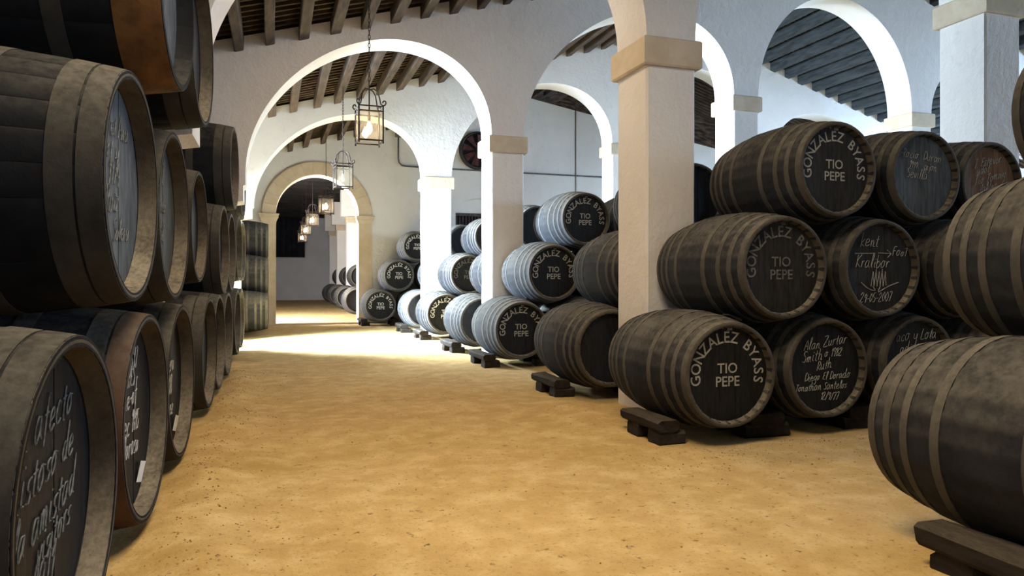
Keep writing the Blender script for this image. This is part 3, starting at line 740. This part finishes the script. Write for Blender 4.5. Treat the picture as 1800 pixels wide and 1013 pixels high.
stack(3.16, 13.36, (3, 2, 1), 'of the stack in front of the far pillar', 'mid', 'barrels of the stack before the far pillar', {
  (0, 0): dict(text='house_white', label='pale lettered barrel standing at the foot of the far pillar'),
  (1, 0): dict(text='house_faded', label='pale barrel with grey arched lettering, middle tier between far and middle pillar'),
  (2, 0): dict(label='pale striped top barrel seen left of the middle pillar, half hidden by it')}, detail=False)
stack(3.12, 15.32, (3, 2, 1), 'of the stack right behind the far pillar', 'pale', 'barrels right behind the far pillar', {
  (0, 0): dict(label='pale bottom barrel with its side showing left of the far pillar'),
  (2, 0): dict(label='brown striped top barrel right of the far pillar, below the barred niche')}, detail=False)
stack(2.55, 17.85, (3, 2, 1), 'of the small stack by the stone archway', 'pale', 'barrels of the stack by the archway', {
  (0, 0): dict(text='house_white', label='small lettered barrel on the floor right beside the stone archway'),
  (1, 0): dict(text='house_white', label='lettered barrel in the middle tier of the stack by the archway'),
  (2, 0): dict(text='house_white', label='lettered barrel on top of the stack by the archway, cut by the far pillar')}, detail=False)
for k, (x, y) in enumerate(((2.45, 22.0), (2.50, 25.6), (2.55, 29.4), (2.6, 33.6))):
    stack(x, y, (2, 1), '%s seen through the stone archway' % ['in the first group', 'in the second group', 'in the third group', 'in the farthest group'][k], 'mid', 'barrels in the room beyond the archway', {}, detail=False)

# left hand wall of big casks, heads towards the aisle
LB = .5*GL
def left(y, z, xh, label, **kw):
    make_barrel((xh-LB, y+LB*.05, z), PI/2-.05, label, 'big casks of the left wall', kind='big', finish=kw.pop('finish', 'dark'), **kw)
casks = [
 (2.40, -.005, -.55, dict(label='nearest bottom cask of the left wall, large black head with five chalk lines', text='note_l1')),
 (3.70, -.005, -.55, dict(label='second bottom cask of the left wall, rusty rim, chalk and a white paper card', text='note_l2', card=True)),
 (4.92, -.005, -.54, dict(label='third bottom cask of the left wall, pale rim and a small white paper card', text='note_l3', card=True)),
 (3.35, 1.024, -.55, dict(label='huge dark cask at the left with a grey chalked head, middle tier nearest the camera', text='note_m1', head='grey_head')),
 (4.50, .998, -.53, dict(label='second cask of the left middle tier, pale dusty rim and grey head', text='note_m2l', head='grey_head')),
 (3.86, 2.06, -.44, dict(label='tan-rimmed cask with a blank bluish head at the top left', head='grey_head', tan=True)),
 (4.95, 2.10, -.42, dict(label='dark cask with brown rim in the top tier right of the tan-rimmed cask', head='faded_head')),
 (6.73, -.005, -.52, dict(label='fourth bottom cask of the left wall, narrow dark sliver with a pale rim')),
 (7.84, -.005, -.51, dict(label='fifth bottom cask of the left wall, beyond the sliver with a pale rim', detail=False)),
 (8.95, -.005, -.49, dict(label='sixth bottom cask of the left wall, thin dark sliver', detail=False)),
 (6.73, 1.090, -.60, dict(label='third cask of the left middle tier, pale top, below the gap in the top tier')),
 (8.39, .955, -.50, dict(label='fourth cask of the left middle tier, its dusty side showing', detail=False)),
 (9.50, .965, -.48, dict(label='fifth cask of the left middle tier, thin sliver beside the one showing its side', detail=False)),
 (8.95, 1.93, -.42, dict(label='top cask standing alone with its dark side showing, against the white arch', detail=False)),
 (11.3, -.005, -.49, dict(label='seventh bottom cask of the left wall, very thin sliver', detail=False)),
 (12.43, -.005, -.48, dict(label='eighth and last bottom cask of the left wall, near the daylight', detail=False)),
 (11.3, 1.090, -.47, dict(label='next to last cask of the left middle tier, a thin sliver', detail=False)),
 (12.43, 1.090, -.46, dict(label='last cask of the left middle tier, near the daylight', detail=False)),
 (11.865, 2.04, -.44, dict(label='last top cask of the left wall, thin sliver against the white arch', detail=False))]
for (y, z, xh, kw) in casks: left(y, z, xh, kw.pop('label'), **kw)
def block_between(a, c, label):
    """a short packing block between two casks, lying along X; a and c are (y, z) of the cask centres"""
    d = Vector((c[0]-a[0], c[1]-a[1])); gap = d.length-2*GRB-.05
    if gap < .02: return
    m = ((a[0]+c[0])/2, (a[1]+c[1])/2); b = MB()
    b.box(-.30, .30, -.045, .045, -gap/2, gap/2)
    o = put('packing_block', b.mesh('packing_block', M['beam']), None, (-1.275, m[0], m[1]), (math.atan2(d.x, d.y)*-1, 0+0, 0))
    tag(o, label, 'block', 'packing blocks under the top casks')
for (cy, cz), ms, nm in (((3.93, 2.61), ((3.39, 1.564), (4.54, 1.538)), 'tan-rimmed top cask'), ((5.02, 2.65), ((4.54, 1.538),), 'brown-rimmed top cask')):
    for k, a in enumerate(ms): block_between(a, (cy, cz), '%s packing block under the %s of the left wall' % (['near', 'far'][k], nm))
# bluish stack against the back wall, left of the archway
q = .5*BL; dzs = math.sqrt((2*BRB+.010)**2-.4625**2)
for tier, ys in enumerate(((15.75, 16.675, 17.60), (16.2125, 17.1375), (16.675,))):
    for i, y in enumerate(ys):
        make_barrel((-.10-q, y, .06+dzs*tier), PI/2, '%s barrel of the %s tier, bluish dusty stack left of the stone archway' % (['nearest', 'second', 'third'][i], ['bottom', 'middle', 'top'][tier]),
                    'barrels left of the archway', finish='mid', detail=False)

# ------------------------------------------------------------------ timbers under the barrels
def timber(x0, x1, y0, y1, z0, z1, seed=0, along='Y'):
    b = MB(); n = 14; e = .020; vs = []; fs = []
    ax0, ax1 = (y0, y1) if along == 'Y' else (x0, x1)
    c0, c1 = (x0, x1) if along == 'Y' else (y0, y1)
    sec = [(c0+e, z0), (c1-e, z0), (c1, z0+e), (c1, z1-e), (c1-e, z1), (c0+e, z1), (c0, z1-e), (c0, z0+e)]
    for i in range(n+1):
        a = ax0+(ax1-ax0)*i/n
        for (cc, z) in sec:
            d = .013*noise.noise((a*2.6+seed*5.1, cc*11, z*11))+.004*noise.noise((a*12, cc*30, z*30+seed)); aa = a+(.012*noise.noise((cc*20, z*20, seed)) if i in (0, n) else 0)
            cv = cc+d; zv = z+(.6*d if z > z0+e else 0)
            vs.append((cv, aa, zv) if along == 'Y' else (aa, cv, zv))
    for i in range(n):
        for j in range(8): fs.append((i*8+j, i*8+(j+1) % 8, (i+1)*8+(j+1) % 8, (i+1)*8+j))
    fs += [tuple(range(7, -1, -1)), tuple(n*8+j for j in range(8))]
    b.add(vs, fs); return b.mesh('timber', M['beam'])
def supports(x0, yhead, n, where, edge_label=None, y_lo=.22, y_hi=1.02, long=False):
    for i in range(n+1):
        xa, xb = (x0-.47, x0-.30) if i == 0 else (x0+.92*(i-1)+.31, x0+.92*i-.31)
        if i == n: xb = xa+.17
        ya, yb = yhead+y_lo, yhead+y_hi
        o = put('chock_beam', timber(xa, xb, ya, yb, .083, .165, i+x0*3+yhead))
        tag(o, (edge_label or 'leftmost chock beam %s' % where) if i == 0 else '%s chock beam, wedged between bottom barrels %s' % (ORD[i], where), 'beam', 'chock beams %s' % where)
        for yy in (ya+.10, yb-.16):
            o = put('sleeper_block', timber(xa-.03 if i else xa+.02, xb+.06, yy-.09, yy+.09, -.02, .083, i*3+yy, 'X'))
            tag(o, '%s block under the %s chock beam %s' % ('front' if yy < yhead+.6 else 'rear', ORD[i], where), 'block', 'sleeper blocks %s' % where)
supports(3.06, 4.25, 4, 'of the stack before the near pillar', 'cracked grey chock beam left of the crisp lettered barrel', .20, .78)
supports(3.12, 6.22, 2, 'of the stack behind the near pillar', 'short chock beam under the big plain barrel left of the near pillar', .35, 1.0)
supports(3.12, 8.85, 2, 'of the stack before the middle pillar', 'bluish chock beam at the foot of the middle pillar')
supports(3.14, 10.76, 1, 'of the stack behind the middle pillar')
supports(3.16, 13.36, 1, 'of the stack before the far pillar')
supports(3.12, 15.32, 1, 'of the stack behind the far pillar')
supports(2.55, 17.85, 1, 'of the stack by the archway')
# long beam under the huge foreground barrel
o = put('chock_beam', timber(2.53, 2.70, 1.25, 2.27, .07, .168, 4.4)); tag(o, 'long dark beam under the huge barrel at the bottom right corner', 'beam')
for yy, s_ in ((2.12, 'far'), (1.4, 'near')):
    o = put('sleeper_block', timber(2.55, 2.76, yy-.09, yy+.09, -.02, .07, yy, 'X')); tag(o, 'small block under the %s end of the long beam at the bottom right' % s_, 'block')
for xx in (3.46, 4.38):
    o = put('chock_beam', timber(xx-.15, xx+.15, 1.6, 2.45, -.02, .165, xx)); tag(o, 'beam wedged between the bottom barrels of the stack at the right edge', 'beam', 'beams of the stack at the right edge')
def wedge(x, y, z, ry, label):
    b = MB(); b.add([(-.06,-.04,0),(.06,-.04,0),(.06,.04,0),(-.06,.04,0),(-.06,-.04,.008),(.06,-.04,.020),(.06,.04,.020),(-.06,.04,.008)],
                    [(3,2,1,0),(4,5,6,7),(0,1,5,4),(1,2,6,5),(2,3,7,6),(3,0,4,7)])
    o = put('wooden_wedge', b.mesh('wooden_wedge', M['beam']), None, (x, y, z), (0, ry, 0)); tag(o, label, 'wedge')
wedge(3.240, 4.50, .886, .42, 'small wooden wedge on the crisp lettered barrel under the faded one')
wedge(3.300, 9.08, .886, .42, 'small wooden wedge on the bluish barrel by the middle pillar')

# ------------------------------------------------------------------ lanterns
def chain_mesh(z0, z1, links):
    b = MB()
    if links:
        n = int((z1-z0)/.052)
        for i in range(n):
            zc = z0+(z1-z0)*(i+.5)/n; hl = (z1-z0)/n*.62; pts = []
            for j in range(10):
                a = 2*PI*j/10; u, v_ = .013*math.cos(a), hl*math.sin(a)
                pts.append((u, 0, zc+v_) if i % 2 else (0, u, zc+v_))
            b.tube(pts, .0048, 4, True)
    else: b.bar((0, 0, z0), (0, 0, z1), .008, 5)
    return b.mesh('chain', M['iron'])
def lantern(x, y, zb, rot, ztop, label, lit=True, links=False, power=25, hw=.148, ht=.42):
    rt = bpy.data.objects.new('hanging_lantern', None); C.objects.link(rt); rt.location = (x, y, zb); rt.rotation_euler = (0, 0, rot)
    tag(rt, label, 'lantern', 'lanterns hanging in line over the aisle')
    post = MB().tube([(0,0,-.035),(.0,0,-.02),(0,0,ht+.02)], [.013,.011,.011], 6).mesh('corner_post', M['iron'])
    for sx in (-1, 1):
        for sy in (-1, 1): put('corner_post', post, rt, (sx*hw, sy*hw, 0))
    for z, nm in ((0, 'lower_frame'), (ht-.06, 'upper_frame'), (ht, 'top_frame')):
        f = MB()
        for p, q_ in (((-hw,-hw),(hw,-hw)),((hw,-hw),(hw,hw)),((hw,hw),(-hw,hw)),((-hw,hw),(-hw,-hw))): f.bar((*p, z), (*q_, z), .009 if z else .011, 6)
        put(nm, f.mesh(nm, M['iron']), rt)
    pane = MB().box(-hw+.012, hw-.012, -.002, .002, .014, ht-.07).mesh('glass_pane', M['glass'])
    for k in range(4): put('glass_pane', pane, rt, (hw*math.sin(k*PI/2), -hw*math.cos(k*PI/2), 0), (0, 0, k*PI/2))
    # crown: four bent arms that end in scrolls over the posts
    s_ = MB(); r = hw*1.41421; pts = [(0,0,ht+.235),(r*.35,0,ht+.235),(r*.62,0,ht+.19),(r*.74,0,ht+.11),(r*.82,0,ht+.04),(r*.96,0,ht+.012)]
    for j in range(11):
        a = -PI/2+j*PI*1.55/10; q_ = .034*(1-.05*j); pts.append((r*1.06+q_*math.cos(a), 0, ht+.045+q_*math.sin(a)))
    arm = s_.tube(pts, .0085, 6).mesh('crown_arm', M['iron'])
    for k in range(4): put('crown_arm', arm, rt, (0, 0, 0), (0, 0, PI/4+k*PI/2))
    put('stem', MB().tube([(0,0,.30),(0,0,ht+.30)], .0095, 6).mesh('stem', M['iron']), rt)
    put('lamp_socket', MB().revolve([(.25, .001), (.25, .017), (.31, .021), (.33, .010), (.33, .001)], 12, 'Z').mesh('lamp_socket', M['iron']), rt)
    put('bulb', MB().revolve([(.10, .001), (.11, .018), (.135, .034), (.165, .040), (.20, .030), (.235, .017), (.25, .014), (.25, .001)], 16, 'Z').mesh('bulb', M['bulb' if lit else 'bulb_off'], True), rt)
    put('chain', chain_mesh(ht+.29, ztop-zb, links), rt)
    if lit:
        d = bpy.data.lights.new('lantern_light', 'POINT'); d.energy = power; d.color = (1.0, .72, .42); d.shadow_soft_size = .045
        lo = bpy.data.objects.new('lantern_light', d); C.objects.link(lo); lo.parent = rt; lo.location = (0, 0, .165)
lantern(1.14, 9.0, 2.89, .03, roof_z(1.2)+.22, 'nearest and largest lit lantern, hanging on a chain in front of the second arch', True, True, 60)
lantern(1.22, 13.4, 2.86, .1, roof_z(1.2)+.22, 'unlit iron lantern, second in line, hanging before the stone archway', False, True)
lantern(1.22, 17.8, 2.76, .2, roof_z(1.2)+.22, 'third lantern in line, brightly lit in front of the archway opening', True, False, 45)
for k, (y, zb, nm) in enumerate(((22.6, 2.80, 'fourth lantern in line, lit, inside the room beyond the archway'), (27.2, 2.80, 'fifth lantern in line, small and glowing beyond the archway'), (30.6, 2.70, 'farthest and smallest glowing lantern beyond the archway'))):
    lantern(1.15, y, zb, .2, 4.75, nm, True, False, 22)

# ------------------------------------------------------------------ fan, conduits, drape, plant
def fan():
    rt = bpy.data.objects.new('wall_fan', None); C.objects.link(rt); rt.location = (5.42, y3, 4.76); tag(rt, 'large round ventilator fan with reddish blades high on the back wall', 'fan')
    put('housing', MB().revolve([(-.002, .47), (-.16, .47), (-.17, .49), (-.16, .515), (-.002, .53)], 40).mesh('housing', M['fan_dark']), rt)
    put('back_plate', disc_mesh('back_plate', .47, -.02, .015, M['niche_dark']), rt)
    b = MB(); vs = []; n = 6
    for i in range(n):
        t = i/(n-1); r = .10+.33*t; w_ = .035+.065*t
        vs += [(-w_, -.10-.02, r), (w_, -.10+.03, r), (w_, -.094+.03, r), (-w_, -.094-.02, r)]
    fs = [(i*4+j, i*4+(j+1) % 4, i*4+4+(j+1) % 4, i*4+4+j) for i in range(n-1) for j in range(4)]+[(0,1,2,3), (23,22,21,20)]
    me = b.add(vs, fs).mesh('blade', M['fan_red'])
    for k in range(8): put('blade', me, rt, (0, 0, 0), (0, k*PI/4+.2, 0))
    put('hub', MB().revolve([(-.15, .001), (-.15, .08), (-.13, .10), (-.05, .10)], 20).mesh('hub', M['fan_dark']), rt)
    g = MB()
    for r in (.2, .33): g.tube([(r*math.cos(a*PI/16), -.165, r*math.sin(a*PI/16)) for a in range(32)], .005, 4, True)
    for k in range(8): a = k*PI/8+.1; g.bar((.49*math.cos(a), -.165, .49*math.sin(a)), (-.49*math.cos(a), -.165, -.49*math.sin(a)), .005, 4)
    put('guard', g.mesh('guard', M['fan_dark']), rt)
fan()
def arc_pts(p, q_, r_): return [p, q_]
b = MB(); yy = y3-.055
b.tube([(3.20,yy,5.02),(3.20,yy,4.42),(3.22,yy,4.31),(3.29,yy,4.24),(3.40,yy,4.22),(6,yy,4.20),(11,yy,4.19)], .022, 8)
o = put('conduit_pipe', b.mesh('conduit_pipe', M['pipe'], True)); tag(o, 'grey conduit that drops from a box and runs along the back wall', 'pipe')
bx = MB().box(3.12, 3.28, y3-.09, y3-.002, 5.0, 5.22); bo = put('junction_box', bx.mesh('junction_box', M['pipe']), o)
o = put('conduit_pipe', MB().tube([(8.42, y3-.014, -.02), (8.42, y3-.014, 6.2)], .013, 8).mesh('conduit_pipe', M['pipe'], True)); tag(o, 'thin vertical conduit on the back wall seen through the second arch', 'pipe')

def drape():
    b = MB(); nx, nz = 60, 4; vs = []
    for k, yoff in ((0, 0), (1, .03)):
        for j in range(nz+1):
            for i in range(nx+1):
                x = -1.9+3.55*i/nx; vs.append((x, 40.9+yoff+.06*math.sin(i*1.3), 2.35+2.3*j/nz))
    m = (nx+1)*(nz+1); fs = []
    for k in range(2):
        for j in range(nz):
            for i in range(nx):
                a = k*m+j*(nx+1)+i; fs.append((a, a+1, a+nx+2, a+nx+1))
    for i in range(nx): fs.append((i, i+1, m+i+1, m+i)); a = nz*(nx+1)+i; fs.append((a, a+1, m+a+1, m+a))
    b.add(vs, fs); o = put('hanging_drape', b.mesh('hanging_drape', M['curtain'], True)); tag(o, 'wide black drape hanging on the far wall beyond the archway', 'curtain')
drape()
def plant(x, y):
    rt = bpy.data.objects.new('potted_plant', None); C.objects.link(rt); rt.location = (x, y, 0); tag(rt, 'bright green leafy plant behind the last casks of the left wall', 'plant')
    put('pot', MB().revolve([(-.01, .001), (-.01, .13), (.30, .18), (.34, .20), (.36, .19), (.33, .17), (.31, .001)], 20, 'Z').mesh('pot', M['terracotta'], True), rt)
    q_ = random.Random(4)
    lf = MB().add([(0,0,0),(.035,.05,.012),(0,.13,.0),(-.035,.05,.012),(0,.05,-.006)], [(0,1,4),(1,2,4),(2,3,4),(3,0,4)]).mesh('leaf', M['leaf'])
    for k in range(7):
        a = k*.9; tx, ty, tz = .16*math.cos(a), .16*math.sin(a), .80+.32*q_.random()
        st = put('stem', MB().tube([(.03*math.cos(a), .03*math.sin(a), .3), (tx*.5, ty*.5, .3+.55*(tz-.3)), (tx, ty, tz)], [.008, .006, .003], 5).mesh('stem', M['leaf']), rt)
        for j in range(9):
            t = .35+.65*j/8
            put('leaf', lf, st, (tx*t, ty*t, .3+(tz-.3)*t), (q_.uniform(-.5, .9), q_.uniform(-.5, .5), q_.uniform(0, 6.28)))
plant(-.74, 13.42)
